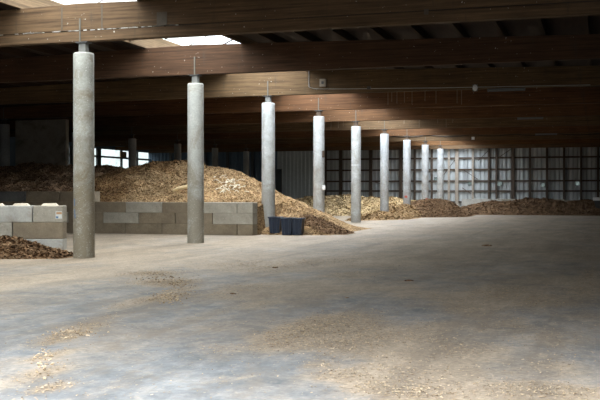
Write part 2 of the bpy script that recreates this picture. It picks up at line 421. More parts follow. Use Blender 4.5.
# ceiling fittings
def tube_light(p0,p1,k,lab):
    y=Y1+BAY*k; x0=at_Y(p0,y)[0]; x1=at_Y(p1,y)[0]; xc=(x0+x1)/2; h=(x1-x0)/2
    t=empty('tube_light',(xc,y,BZ0)); tag(t,lab,'light','unlit tube lights under the beams')
    MB().box(-h,h,-.05,.05,-.06,-.002).build('housing',M['strip'],t,bevel=.008)
    b=MB(); b.tube([(-h+.04,0,-.085),(h-.04,0,-.085)],.02,8); b.build('tube',M['strip'],t,smooth=True)
    for s in (-1,1): MB().box(s*(h-.03)-.02,s*(h-.03)+.02,-.025,.025,-.11,-.06).build('lamp_holder',M['strip'],t)
tube_light(487,525,2,'unlit tube light under the dark beam, highest and nearest of three at right')
tube_light(517,543,4,'unlit tube light under a dark beam, middle one of three at right')
tube_light(535,557,6,'unlit tube light nearest the back wall, lowest of three at right')
yb=Y1+BAY*2-.115; X,d=at_Y(475,yb); Z=zpx(88,d)
t=empty('bulkhead_lamp',(X,yb,Z)); tag(t,'small round white lamp fixed to the face of a dark roof beam','lamp')
b=MB()
for i in range(6):
    a=i/5*math.pi/2; r_=.085*math.cos(a)+.002
    for j in range(14): b.v.append((r_*math.cos(j/7*math.pi),-.03-.07*math.sin(a),1.35*r_*math.sin(j/7*math.pi)))
for i in range(5):
    for j in range(14): b.f.append((i*14+j,i*14+(j+1)%14,(i+1)*14+(j+1)%14,(i+1)*14+j))
b.build('glass_globe',M['lampglass'],t,smooth=True)
MB().box(-.09,.09,-.035,0,-.12,.12).build('base_plate',M['strip'],t,bevel=.01)

# ---------- columns ----------
lab=['nearest and thickest concrete column with brown staining low on its shaft','second concrete column from the left, standing before the block wall',
 'third concrete column, standing at the right end of the block wall beside blue bins','fourth concrete column, rising behind the foot of the chip heap',
 'fifth concrete column with a pale band halfway up, clear of the heaps','sixth concrete column, rising from thin scattered pale chips',
 'seventh concrete column with a small faded red mark near its foot','eighth concrete column with a white and red sticker, behind the brown mound',
 'farthest concrete column of the bright row, nearest the back wall']
def concrete_column(X,Y,label,group,mt,dark=False,stick=None,extra=0):
    r=empty('concrete_column',(X,Y,0)); tag(r,label,'column',group)
    MB().cyl(0,0,0,2.15,.256,.253,32,rings=4).build('lower_shaft',mt,r,smooth=True)
    MB().cyl(0,0,2.15,4.90,.251,.248,32,rings=4).build('shaft',mt,r,smooth=True)
    MB().cyl(0,0,4.90,4.93,.248,.23,32).build('cap_edge',mt,r,smooth=True)
    b=MB()
    b.box(-.095,.095,-.08,.08,4.93,5.17); b.build('neck_block',M['rust'] if dark else M['necksteel'],r,bevel=.01)
    MB().box(-.16,.16,-.12,.12,5.17,5.198).build('bearing_plate',M['darksteel'],r)
    return r
cols_mats=[]
for k in range(9):
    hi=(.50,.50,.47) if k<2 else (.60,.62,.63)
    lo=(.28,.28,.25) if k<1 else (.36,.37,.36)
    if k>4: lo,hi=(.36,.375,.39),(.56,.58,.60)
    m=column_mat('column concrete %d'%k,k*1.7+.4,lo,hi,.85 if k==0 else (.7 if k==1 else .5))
    c=concrete_column(ROWX+(.05 if k==0 else 0),Y1+BAY*k,lab[k],'concrete columns in the skylight row',m,dark=k>2)
    if k==0:
        for z,w in ((1.35,.03),(1.02,.025)):
            pass
        b=MB(); 
        for (a0,z0,z1) in ((-2.05,1.0,1.17),(-2.08,1.25,1.42),(-2.0,.95,1.05)):
            n=len(b.v)
            for aa in (a0,a0+.12):
                for z in (z0,z1): b.v.append((.2645*math.cos(aa),.2645*math.sin(aa),z))
            b.f.append((n,n+2,n+3,n+1))
        b.build('paint_mark',M['bluepaint'],c)
    if k==3:
        MB().box(.2,.34,-.2,-.08,1.66,1.86).build('switch_box',M['whitemetal'],c,bevel=.01)
        MB().box(.2,.30,-.2,-.08,3.1,3.4).build('bracket',M['rust'],c,bevel=.01)
    if k==4: MB().cyl(0,0,2.9,2.98,.256,.256,32).build('pale_band',flat('pale band',(.55,.56,.56)),c,smooth=True)
    if k in (6,7):
        z=1.25 if k==6 else 1.03
        b=MB(); b.cyl(0,0,z-.06,z+.06,.265,.265,48,cap=False)
        for nm,lo_,hi_,mm in (('sticker',-2.0,-1.3,M['paper'] if k==7 else M['pinkish']),('red_sticker',-1.28,-.75,M['red'])):
            if k==6 and nm=='red_sticker': continue
            q=MB(); s=6
            for i in range(s+1):
                a=lo_+(hi_-lo_)*i/s
                for zz_ in (z-.07,z+.07): q.v.append((.266*math.cos(a),.266*math.sin(a),zz_))
            for i in range(s): q.f.append((2*i,2*i+2,2*i+3,2*i+1))
            q.build(nm,mm,c)
labB={3:'dim concrete column at the far left edge beside the dark wall panel',4:'dim concrete column hidden behind the nearest column, behind the dark heap',5:'dim grey concrete column standing in front of the bright side windows',
 6:'dim concrete column just right of the bright side windows',7:'dim concrete column behind the golden heap crest',8:'dim concrete column farthest back, left of the grey cladding panel'}
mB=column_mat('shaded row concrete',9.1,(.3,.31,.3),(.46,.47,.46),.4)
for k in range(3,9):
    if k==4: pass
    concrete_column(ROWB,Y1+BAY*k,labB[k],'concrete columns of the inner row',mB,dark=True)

# concrete wall panel in front of the inner row
x0=at_Y(16.5,41.3)[0]; x1=at_Y(67,41.3)[0]
o=MB().box(x0,x1,41.2,41.5,0,5.15).build('trim_1',concrete('dark concrete panel',(.30,.265,.21),(.42,.37,.30),(.09,.08,.06),.5),bevel=.02); tag(o,kind='structure')

# ---------- walls ----------
holes=[(436,179),(470,183.5),(499.5,183.5),(543,185),(577.5,183.5)]
H=[]
for i,(p,q) in enumerate(holes):
    X,d=at_Y(p,YB); H.append((X,zpx(q,d),.14 if i!=2 else .2))
def corrugated(name,X0,X1,z0,z1,Y,holes,mt,pitch=.36,dep=.045,parent=None):
    b=MB(); xs=set([X0,X1]); x=X0
    while x<X1:
        for f in (0,.35,.5,.85): 
            if x+f*pitch<X1: xs.add(round(x+f*pitch,4))
        x+=pitch
    for hx,hz,s in holes:
        if X0<hx<X1: xs.add(round(hx-s,4)); xs.add(round(hx+s,4))
    xs=sorted(xs)
    def yo(x):
        t=((x-X0)/pitch)%1
        if t<.35: return 0
        if t<.5: return dep*(t-.35)/.15
        if t<.85: return dep
        return dep*(1-(t-.85)/.15)
    for a,c in zip(xs,xs[1:]):
        m_=(a+c)/2; seg=[(z0,z1)]
        for hx,hz,s in holes:
            if hx-s<m_<hx+s: seg=[(z0,hz-s),(hz+s,z1)]
        for s0,s1 in seg:
            n=len(b.v); b.v+=[(a,Y+yo(a),s0),(c,Y+yo(c-1e-5),s0),(c,Y+yo(c-1e-5),s1),(a,Y+yo(a),s1)]; b.f.append((n,n+1,n+2,n+3))
    return b.build(name,mt,parent)
XCL=at_Y(318,YB)[0]
wb=corrugated('wall_back',XL,XR,0,DECK,YB,H,M['corr']); tag(wb,kind='structure')
# inner cladding to the left, the brighter light at its right put in as a paler grey
xa=at_Y(277,YB-.2)[0]
c1=corrugated('cladding_panel',XL+.02,xa,.0,5.6,YB-.22,[],M['corrdark'],parent=wb)
c2=corrugated('cladding_panel',xa+.02,XCL,.0,5.6,YB-.20,[],M['corrgrey_lit'],parent=wb)
X,d=at_Y(278.5,YB-.3); MB().box(X-.3,X+.3,YB-.3,YB-.25,0,3.6).build('door_leaf',M['darksteel'],wb)
# framing
rails=[zpx(q,at_Y(475,YB)[1]) for q in (158,169.5,181,191,202)]
yy0,yy1=YB-.14,YB-.005
for z in rails: MB().box(XCL,XR,yy0+.02,yy1,z-.07,z+.07).build('wall_rail',M['rail'],wb)
for p in (326,341,357,371,387,401,415,432,449,457,473,489,496.5,513,530,547,564,581,598):
    X,_=at_Y(p,YB); w=.14 if p in (457,341,371,513,401) else .085
    MB().box(X-w,X+w,yy0-.05,yy1,0,DECK-.2).build('wall_post',M['railpale'] if p in(449,457,473) else M['rail'],wb)
for p,p2,z0,z1 in ((440,455,2.6,4.3),(462,478,3.5,2.6),(478,489,4.2,5.1),(462,471,1.9,1.4),(496,512,4.3,5.2),(371,384,2.5,2.2)):
    a,_=at_Y(p,YB-.2); c,_=at_Y(p2,YB-.2); MB().tube([(a,YB-.17,z0),(c,YB-.17,z1)],.025,4).build('wall_brace',M['rust'],wb)
for p in (170,205,227,252):
    X,_=at_Y(p,YB-.4); MB().box(X-.12,X+.12,YB-.36,YB-.24,0,5.6).build('wall_post',M['darksteel'],wb)
for i,(hx,hz,s) in enumerate(H):
    w=empty('window_%d'%(i+3),(hx,YB-.02,hz)); tag(w,kind='structure')
    b=MB(); b.v=[(-s,0,-s),(s,0,-s),(s,0,s),(-s,0,s)]; b.f=[(0,1,2,3)]; b.build('pane',M['ventpane'],w)
    b=MB(); t_=.03
    b.box(-s-t_,s+t_,-.04,.03,s,s+t_).box(-s-t_,s+t_,-.04,.03,-s-t_,-s).box(-s-t_,-s,-.04,.03,-s,s).box(s,s+t_,-.04,.03,-s,s)
    b.build('window_frame',M['darksteel'],w)
# left wall with window band
wl=MB(); WY0,WY1,WZ0,WZ1=60.,YB-.25,2.4,5.22
wl.box(XL-.2,XL,YF,WY0,0,DECK).box(XL-.2,XL,WY0,WY1,0,WZ0).box(XL-.2,XL,WY0,WY1,WZ1,DECK).box(XL-.2,XL,WY1,YB+.1,0,DECK)
o=wl.build('wall_left',M['corrdark']); tag(o,kind='structure')
w=empty('window_2',(XL,WY0,WZ0)); tag(w,kind='structure')
def Yat(p):
    rx,ry=ray(p); return XL/rx*ry
mull=[61,63.2,Yat(66.8),Yat(71.6),(Yat(99.5)),Yat(122.3),Yat(138)]
for i,y in enumerate(mull):
    h=.35 if abs(y-Yat(99.5))<.01 else (.24 if abs(y-Yat(71.6))<.01 else .13)
    MB().box(-.15,-.02,y-h-WY0,y+h-WY0,0,WZ1-WZ0).build('mullion',M['darksteel'],w)
MB().box(-.14,-.03,0,WY1-WY0,4.56-WZ0-.08,4.56-WZ0+.08).build('transom',M['darksteel'],w)
MB().box(-.14,-.03,0,WY1-WY0,-.0,.1).build('window_sill',M['darksteel'],w)
b=MB(); b.v=[(-.1,0,0),(-.1,WY1-WY0,0),(-.1,WY1-WY0,WZ1-WZ0),(-.1,0,WZ1-WZ0)]; b.f=[(0,1,2,3)]; b.build('pane',M['sidepane'],w)
y0,y1=Yat(120),Yat(126)
MB().box(-.02,.06,y0-WY0,y1-WY0,WZ1-WZ0-.6,WZ1-WZ0-.1).build('lintel_board',flat('orange brown board',(.35,.22,.11)),w)
DX0,DX1,DZ=-11.,5.0,4.8
o=MB().box(XL-.2,DX0,YF-.2,YF,0,DECK).box(DX1,XR+.2,YF-.2,YF,0,DECK).box(DX0,DX1,YF-.2,YF,DZ,DECK).build('wall_front_unseen',M['corrdark']); tag(o,kind='structure')  # unseen wall added to narrow the opening and cut the front daylight
o=MB().box(XR,XR+.2,YF,YB+.1,0,DECK).build('wall_right',M['corrdark']); tag(o,kind='structure')

# ---------- block walls ----------
bms=[concrete('block concrete %d'%i,c0,c1,st,th,i*1.3) for i,(c0,c1,st,th) in enumerate([
 ((.17,.135,.095),(.29,.235,.165),(.10,.075,.05),.5),((.26,.235,.195),(.40,.37,.31),(.14,.105,.07),.53),
 ((.17,.135,.095),(.28,.225,.155),(.09,.065,.042),.47),((.32,.315,.29),(.50,.49,.46),(.22,.17,.11),.55)])]
bdark=concrete('dark block concrete',(.10,.10,.10),(.17,.17,.165),(.06,.06,.055),.55,7)
words=['bottom','second','third','top']
ords=['end','second','third','fourth','fifth','sixth','seventh','eighth','ninth','tenth','eleventh','twelfth','thirteenth','fourteenth','fifteenth','sixteenth','seventeenth','eighteenth','nineteenth','twentieth']
def block(parent_loc,rz,u0,u1,z0,z1,th,mt,label,group,studs=False):
    ca,sa=math.cos(rz),math.sin(rz); um=(u0+u1)/2
    loc=(parent_loc[0]-um*ca,parent_loc[1]-um*sa,z0)
    h=(u1-u0)/2-.012
    if not studs:
        o=MB().box(-h,h,0,th,0.0,z1-z0-.005).build('concrete_block',mt,bevel=.014,loc=loc); o.rotation_euler=(0,0,rz)
        tag(o,label,'block',group); return o
    r=empty('concrete_block',loc,rz); tag(r,label,'block',group)
    MB().box(-h,h,0,th,0,z1-z0-.005).build('block_body',mt,r,bevel=.018)
    n=max(1,round(h*2/.62))
    for i in range(n):
        c=-h+(i+.5)*2*h/n
        b=MB(); zt=z1-z0-.005; 
        b.v=[(c-.2,.1,zt),(c+.2,.1,zt),(c+.2,th-.1,zt),(c-.2,th-.1,zt),(c-.15,.14,zt+.06),(c+.15,.14,zt+.06),(c+.15,th-.14,zt+.06),(c-.15,th-.14,zt+.06)]
        b.f=[(4,5,6,7),(0,1,5,4),(1,2,6,5),(2,3,7,6),(3,0,4,7)]
        b.build('stacking_stud',flat('dusty stud',(.55,.48,.38)),r)
# long wall in front of the heaps
WX,WYY=at_depth(253,34.3)
HB=.4
def main_wall():
    g_='blocks of the long wall before the heaps'
    for crs in range(4):
        u=0; i=0; L=24.5
        first={0:.62,1:1.58,2:.62,3:0}[crs]
        if crs==3:
            u=(WX-at_Y(99,WYY)[0])+.22; 
        while u<L:
            l=first if (i==0 and crs<3) else 1.5
            if crs==3: l=1.5
            mt=random.choice(bms[:3])
            if crs<3 and i==0: mt=bms[3] if crs==2 else bms[1]
            if crs==2 and u<9: mt=random.choice([bms[1],bms[0]])
            if crs==0: mt=bms[2]
            if u>9.2 and crs==3 and i>0: mt=bdark
            if u>9.2 and crs==2: mt=bms[2]
            side='right end' if i==0 else f'{ords[i]} from the right end'
            c_=f'{["bottom","second","third","fourth"][crs]} course'
            lb=f'grey concrete block at the {side} in the {c_} of the long wall' if i==0 else f'grey concrete block, {side} in the {c_} of the long wall'
            block((WX,WYY),0,u,u+l,crs*HB,(crs+1)*HB,.5,mt,lb,g_)
            u+=l; i+=1
main_wall()
# low wall at left beside the nearest column
nx_,ny_=at_depth(64,23.6)
nx_,ny_=nx_-0.02,ny_
hb=.415
for crs,ls in enumerate([(1.3,1.3,1.3),(1.27,1.3,1.3),(.77,1.3,1.3)]):
    u=0
    for i,l in enumerate(ls):
        side='right end block' if i==0 else f'{ords[i]} block from the right end'
        block((nx_,ny_),YAW,u,u+l,crs*hb,(crs+1)*hb,.4,[bms[3],bms[1],bms[1]][(crs+i)%3] if not(crs==1 and i==0) else bms[0],
          f'grey {side} in the {["bottom","middle","top"][crs]} course of the low left wall','blocks of the low wall at left',studs=crs==2)
        u+=l
# notice on the low wall
t=empty('paper_notice',(nx_-.08*CS,ny_-.08*SN-.004,1.0),YAW); tag(t,'torn white paper notice with orange print on the low block wall','notice')
MB().box(-.11,.05,-.006,0,-.08,.1).build('paper_sheet',M['paper'],t)
MB().box(-.09,.045,-.010,-.006,.03,.085).build('orange_print',M['orange'],t)
MB().box(-.1,-.04,-.010,-.006,-.07,-.02).build('dark_print',M['bluepaint'],t)
# low concrete wall along back
for i in range(9):
    a=at_Y(462,77.5)[0]+i*1.6
    o=MB().box(-.795,.795,-.25,.25,0,.98 if i<5 else .9).build('concrete_block',bms[3] if i<2 else bms[1],bevel=.02,loc=(a+.8,77.5,0))
    tag(o,f'{["first","second","third","fourth","fifth","sixth","seventh","eighth","ninth"][i]} large pale concrete block from the left, behind the far right heap','block','blocks behind the far right heap')
a=at_Y(452,76)[0]
o=MB().box(-.6,.6,-.3,.3,0,.55).build('concrete_block',bms[3],bevel=.02,loc=(a,76,0)); tag(o,'low pale concrete block lying between the brown mound and far right heap','block')

# ---------- heaps ----------
def heap(name,label,pts,mt,front,back,step,toe_h=None,noise_a=.16,flakes=0,fsz=.08,fmat=None,smoothw=.5,Yclip=None,maxslope=.62,seed=0.,lim=(None,None)):
    """pts: (px,py,Y of crest); front(X)->(Ytoe,htoe); back: run from the crest to the ground"""
    R=[]
    for p,q,Y in pts:
        X,d=at_Y(p,Y); R.append((X,Y,max(0.02,zpx(q,d))))
    R.sort()
    X0,X1=R[0][0],R[-1][0]
    def crest(X):
        if X<=R[0][0]: return R[0][1:]
        for a,b in zip(R,R[1:]):
            if X<=b[0]:
                t=(X-a[0])/(b[0]-a[0]); return (a[1]+(b[1]-a[1])*t,a[2]+(b[2]-a[2])*t)
        return R[-1][1:]
    def h(X,Y):
        Yr,Hr=crest(X); Yt,ht=front(X)
        if Y<Yr:
            t=(Y-Yt)/max(.01,Yr-Yt)
            if t<0: return -1
            v=ht+(Hr-ht)*(math.sin(min(1,t)*math.pi/2)**.9)
        else:
            t=(Y-Yr)/back; v=Hr*(1-t*t) if t<1 else -1
        nn=noise.fractal(Vector((X*.9+seed,Y*.9,seed)),.9,2.1,5)
        n2=noise.noise(Vector((X*5+seed,Y*5,1)))*.035+noise.noise(Vector((X*11+seed,Y*11,4)))*.02
        k=min(1,max(0,v)/.5)
        return v+(nn*noise_a+n2*2)*k
    Ya=min(front(r[0])[0] for r in R)-.2; Yb=max(r[1] for r in R)+back
    nx=int((X1-X0)/step)+1; ny=int((Yb-Ya)/step)+1
    vs=[];hv=[]
    for j in range(ny+1):
        for i in range(nx+1):
            X=X0+(X1-X0)*i/nx; Y=Ya+(Yb-Ya)*j/ny; z=h(X,Y)
            e=min(1,min(X-X0,X1-X)/.3); z=z if z<0 else z*max(.0,e)
            hv.append(z)
            vs.append((X+random.uniform(-.3,.3)*step,Y+random.uniform(-.3,.3)*step,max(z,-.03)))
    fs=[];w=nx+1
    for j in range(ny):
        for i in range(nx):
            q=(j*w+i,j*w+i+1,(j+1)*w+i+1,(j+1)*w+i)
            if max(hv[k] for k in q)>0: fs.append(q)
    used=sorted({k for f in fs for k in f}); mp={k:n for n,k in enumerate(used)}
    vs=[vs[k] for k in used]; fs=[tuple(mp[k] for k in f) for f in fs]
    cx,cy=(X0+X1)/2,(Ya+Yb)/2
    vs=[(a-cx,b-cy,c) for a,b,c in vs]
    # loose flakes lying on the surface
    n=0
    while n<flakes:
        X=random.uniform(X0+.1,X1-.1); Y=random.uniform(Ya,crest(X)[0]+1.)
        z=h(X,Y)
        n+=1
        if z<0.02: continue
        z+=.012; s=random.uniform(.4,1.3)*fsz; a=random.uniform(0,6.28); wv=s*random.uniform(.25,.6)
        ux,uy=math.cos(a)*s,math.sin(a)*s; vx,vy=-math.sin(a)*wv,math.cos(a)*wv
        t1,t2=random.uniform(-.7,.7)*s,random.uniform(-.5,.5)*wv+.2*wv
        b=len(vs); X-=cx;Y-=cy
        vs+=[(X-ux-vx,Y-uy-vy,z-t1-t2),(X+ux-vx,Y+uy-vy,z+t1-t2),(X+ux+vx,Y+uy+vy,z+t1+t2),(X-ux+vx,Y-uy+vy,z-t1+t2)]
        fs.append((b,b+1,b+2,b+3))
    me=bpy.data.meshes.new(name); me.from_pydata(vs,[],fs); me.update(); me.materials.append(mt)
    o=bpy.data.objects.new(name,me); COL.objects.link(o); o.location=(cx,cy,0)
    tag(o,label,'heap',kind='stuff'); return o,h,crest
wallback=WYY+.52
def frA(X):
    if X<WX-.1: return (wallback,1.12)
    return (WYY+.3+ (X-WX)*.12,.02)
gold=[(124,186,40),(132,176,40),(142,169,40),(152,165.5,40),(162,163,40),(175,161.5,40),(187,161.5,40),(197,163.5,40),(204,168,40),(215,167.5,40),(224,169,40),(232,172,40),(241,175.5,40),(250,179.5,39.8),(262,186,39.3),
 (275,194,38.8),(290,202,38.0),(300,205,37.4),(312,214,36.8),(325,222.5,36.2),(336,230,35.6),(344,236,35.2)]
def frA2(X):
    if X<WX-.05: return (wallback,1.1)
    return (WYY+.9,.02) if X<ROWX+.35 else (WYY+.75+(X-ROWX)*.05,.02)
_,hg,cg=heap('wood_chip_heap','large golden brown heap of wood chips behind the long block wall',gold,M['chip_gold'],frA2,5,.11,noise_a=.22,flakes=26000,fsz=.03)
dark=[(-60,186,42),(-20,182,42),(0,178.5,42),(12,174.5,42),(25,170,42),(38,166.5,42),(50,165,42),(62,166.5,42),(78,166.5,42),(95,167,42),(108,167,42),(118,169,42),(130,169.5,42),(142,171,42),(150,177,42),(162,186,42)]
def frD(X): return (wallback+.02,1.5 if X<at_Y(97,34)[0] else 1.12)
heap('compost_heap','dark brown heap of rotted bark at left behind the long block wall',dark,M['chip_dark'],frD,5,.13,noise_a=.22,flakes=14000,fsz=.045,seed=5)
# black sheet on the dark heap crest
tb=MB(); n1,n2=26,8
for j in range(n2+1):
    for i in range(n1+1):
        p=33+ (70-33)*i/n1; X,d=at_Y(p,41.2+j*.25)
        z=zpx(166.5+ (3 if i<6 else 0)*(6-i)/6 if i<6 else 166.5,d)+.02-abs(j-3)*.06-.12*(j<2)
        tb.v.append((X,41.2+j*.25,z+noise.noise(Vector((X*2,j*.7,2)))*.12))
for j in range(n2):
    for i in range(n1):
        a=j*(n1+1)+i; tb.f.append((a,a+1,a+n1+2,a+n1+1))
o=tb.build('plastic_sheet',flat('dull black sheeting',(.02,.019,.018),.6),smooth=True); tag(o,'crumpled black sheeting lying over the crest of the dark compost heap','sheet')
o.modifiers.new('thick','SOLIDIFY').thickness=.02
# spill of chips in front of the low left wall
spill=[(-60,234,22.0),(-20,236,21.5),(0,238.5,21.2),(12,239.5,21),(25,240.5,20.9),(38,243.5,20.8),(48,247,20.7),(58,250,20.6),(68,253.5,20.5),(76,257,20.4)]
def frS(X): return (19.3 + (0 if X>-13.2 else (-13.2-X)*-.18),.0)
sp=[]
for p,q,_ in spill:
    Xw,Yw=at_depth(p,23.15); sp.append((p,q,Yw))
def frS(X):
    Yw=ny_-(nx_-X)*SN/CS-.42
    return (Yw-.85,.0)
heap('bark_spill','low spill of brown bark chips against the low left block wall',sp,M['chip_brown'],frS,.35,.05,noise_a=.12,flakes=9000,fsz=.04,seed=9)
# pale heap beyond the columns
pale=[(296,205,66),(305,199,66),(313,196.5,66),(330,196.2,66),(352,197,66),(368,198,66),(385,198.5,67),(400,199.5,67),(412,200.5,67),(424,204,67)]
heap('wood_chip_heap','pale yellow heap of fresh wood chips beyond the fourth to sixth columns',pale,M['chip_pale'],lambda X:(59.2+(X+18)*.35,.0),4,.16,noise_a=.2,flakes=9000,fsz=.07,seed=13)
low=[(345,223.5,47.6),(352,221.5,49),(362,217.5,54),(374,213.5,56.5),(386,209,57.5),(398,205.5,58.5),(408,206,58.6),(416,210,58.6),(424,216,57.8)]
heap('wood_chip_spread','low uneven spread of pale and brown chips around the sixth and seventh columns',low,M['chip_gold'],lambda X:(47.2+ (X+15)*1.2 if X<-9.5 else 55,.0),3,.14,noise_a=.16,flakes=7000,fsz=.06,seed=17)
brown=[(410,207,63),(414,203,63),(422,201,63),(430,199.5,63),(436,198.3,63),(444,200.5,63),(452,204,62.5),(458,207.5,62),(464,212,61.5),(471,216.5,60.8)]
heap('bark_heap','mid brown mound of bark at the foot of the eighth column',brown,M['chip_brown'],lambda X:(57.5+max(0,X+10)*.7,.0),3,.12,noise_a=.16,flakes=8000,fsz=.05,seed=21)
far=[(455,211,70),(462,207.5,70),(472,205,70),(484,203,70.5),(495,201.5,71),(508,202,71),(522,200.5,71),(535,199.5,71),(545,199,71),(555,201,71),(566,202.5,71),(578,200.5,71),(590,199.5,71),(604,201,71),(630,203,71)]
heap('bark_heap','long dark heap of bark along the back wall at right',far,M['chip_brown'],lambda X:(65.0,.0),4,.16,noise_a=.22,flakes=11000,fsz=.06,seed=27)

foot=[(300,219,35.3),(306,215,35.4),(312,215,35.4),(318,218,35.4),(325,221.5,35.3),(332,225,35.1),(338,228,34.9),(343,231,34.6),(350,236,34.3)]
heap('bark_heap','clumpy brown foot of the golden heap, spilling right of the blue bins',foot,M['chip_brown'],lambda X:(33.6,.0),1.2,.06,noise_a=.14,flakes=2500,fsz=.04,seed=31)
# sticks on the golden heap
def stickbuild(n,name,label,kind):
    b=MB(); k=0
    while k<n:
        p=random.gauss(228,9); q=random.gauss(186,4.5)
        if not(209<p<250 and 175<q<197): continue
        # find where this sight line meets the heap
        for s in range(340,440):
            d=s/10; X,Y=at_depth(p,d)
            if hg(X,Y)>=zpx(q,d): break
        else: k+=1; continue
        z=hg(X,Y)+.03; a=random.uniform(0,3.14); l=random.uniform(.12,.38)
        pts=[(X-math.cos(a)*l/2,Y-math.sin(a)*l/2,z-random.uniform(-.04,.06)),(X,Y,z+.04),(X+math.cos(a)*l/2,Y+math.sin(a)*l/2,z+random.uniform(-.06,.08))]
        b.tube(pts,random.uniform(.010,.018),5); k+=1
    o=b.build(name,flat('peeled wood',(.75,.68,.54),.8)); tag(o,label,'sticks',kind=kind)
stickbuild(48,'peeled_sticks','scatter of pale peeled sticks on the golden heap right of the second column','stuff')
def on_heap(p,q,h):
    for s in range(340,520):
        d=s/10; X,Y=at_depth(p,d)
        if h(X,Y)>=zpx(q,d): return X,Y,h(X,Y)
    return at_depth(p,38)+(2.,)
X,Y,Z=on_heap(184,192,hg)
b=MB(); b.tube([(-.38,0,-.10),(-.2,-.02,.0),(.1,-.02,.06),(.36,0,.1)],.075,7); b.v=[(a,c,d*1.0+random.uniform(-.02,.02)) for a,c,d in b.v]
o=b.build('split_log',flat('fresh split wood',(.85,.66,.38),.8),loc=(X,Y-.12,Z+.10)); tag(o,'pale split piece of wood sticking out of the heap beside second column','wood piece')
hd=heap.__globals__
X,Y=at_Y(106,39.2)[0],39.2; Z=zpx(176,at_Y(106,39.2)[1])
def dark_h(X,Y): return None
_dz=.0
b=MB(); b.cyl(0,0,0,.14,.17,.14,14); b.box(-.2,.05,-.12,.12,.0,.09)
o=b.build('plastic_tub',M['pinkish'],bevel=.03,loc=(X,Y,Z-.07)); tag(o,'faded red plastic scrap on the dark heap below the side windows','scrap')
X2=at_Y(115,39.2)[0]
o=MB().tube([(-.4,0,-.02),(-.1,0,.05),(.2,0,.02),(.45,0,.05)],.03,6).build('bare_branch',flat('bare branch',(.6,.56,.5)),loc=(X2+.1,39.1,Z+.04)); tag(o,'thin pale branch lying beside the faded red scrap on the dark heap','branch')

# ---------- blue bins ----------
def bin_(p,d,w,hh,lab,rz=0):
    X,Y=at_depth(p,d); t=empty('blue_bin',(X,Y,0),rz); tag(t,lab,'bin','dark blue bins at the foot of the heap')
    b=MB(); w0,w1=w*.78/2,w/2; D0,D1=.22,.28
    def ring(wx,dy,z): 
        n=len(b.v); b.v+=[(-wx,-dy,z),(wx,-dy,z),(wx,dy,z),(-wx,dy,z)]; return n
    r0=ring(w0,D0,.01); r1=ring(w1,D1,hh); r2=ring(w1-.025,D1-.025,hh); r3=ring(w0-.025,D0-.025,.05)
    for a,c in ((r0,r1),(r1,r2),(r2,r3)):
        for i in range(4): j=(i+1)%4; b.f.append((a+i,a+j,c+j,c+i))
    b.f.append((r0+3,r0+2,r0+1,r0)); b.f.append((r3,r3+1,r3+2,r3+3))
    b.build('bin_body',M['blue'],t)
    q=MB(); q.box(-w1-.02,w1+.02,-D1-.02,-D1+.01,hh-.05,hh).box(-w1-.02,w1+.02,D1-.01,D1+.02,hh-.05,hh).box(-w1-.02,-w1+.01,-D1,D1,hh-.05,hh).box(w1-.01,w1+.02,-D1,D1,hh-.05,hh)
    q.build('rim',M['blue'],t,bevel=.008)
    for f in (-.45,.45):
        q=MB(); n=len(q.v)
        q.v=[(f*w0*2*.5-.018,-D0-.03,.04),(f*w0*2*.5+.018,-D0-.03,.04),(f*w0*2*.5+.018,-D0,.04),(f*w0*2*.5-.018,-D0,.04),
             (f*w1-.018,-D1-.02,hh-.06),(f*w1+.018,-D1-.02,hh-.06),(f*w1+.018,-D1+.01,hh-.06),(f*w1-.018,-D1+.01,hh-.06)]
        q.f=[(0,3,2,1),(4,5,6,7),(0,1,5,4),(1,2,6,5),(2,3,7,6),(3,0,4,7)]
        q.build('rib',M['bluelight'],t)
bin_(275.8,35.2,.44,.66,'dark blue plastic bin half hidden behind the third column',.12)
bin_(287.8,34.7,.42,.64,'dark blue plastic bin in the middle of the three',.1)
bin_(298.2,34.7,.40,.63,'dark blue plastic bin at the right end, against the heap',.1)

# ---------- plain box in place of an unclear machine, right edge ----------
X,Y=at_depth(603,64)
t=empty('machine_placeholder',(X,Y,0)); tag(t,'dark machine skip at the right edge of the photo beside the bark heap','placeholder')
b=MB(); b.v=[(-.35,-.6,0.02),(1.6,-.6,.02),(1.6,.6,.02),(-.35,.6,.02),(-.6,-.75,1.05),(1.9,-.75,1.05),(1.9,.75,1.05),(-.6,.75,1.05),(-.5,-.65,1.05),(1.8,-.65,1.05),(1.8,.65,1.05),(-.5,.65,1.05),(-.3,-.5,.1),(1.5,-.5,.1),(1.5,.5,.1),(-.3,.5,.1)]
for a in (0,4,8):
    for i in range(4):
        j=(i+1)%4; b.f.append((a+i,a+j,a+4+j,a+4+i))
b.f+=[(3,2,1,0),(12,13,14,15)]
b.build('placeholder_body',M['darksteel'],t)
MB().box(-.64,-.1,-.8,-.7,.98,1.2).build('highlight_plate',M['whitemetal'],t,bevel=.01)  # pale plate put in for the white highlight on the machine
for s in (-.2,1.3): MB().box(s,s+.12,-.74,-.66,.3,.98).build('side_rib',M['rust'],t)

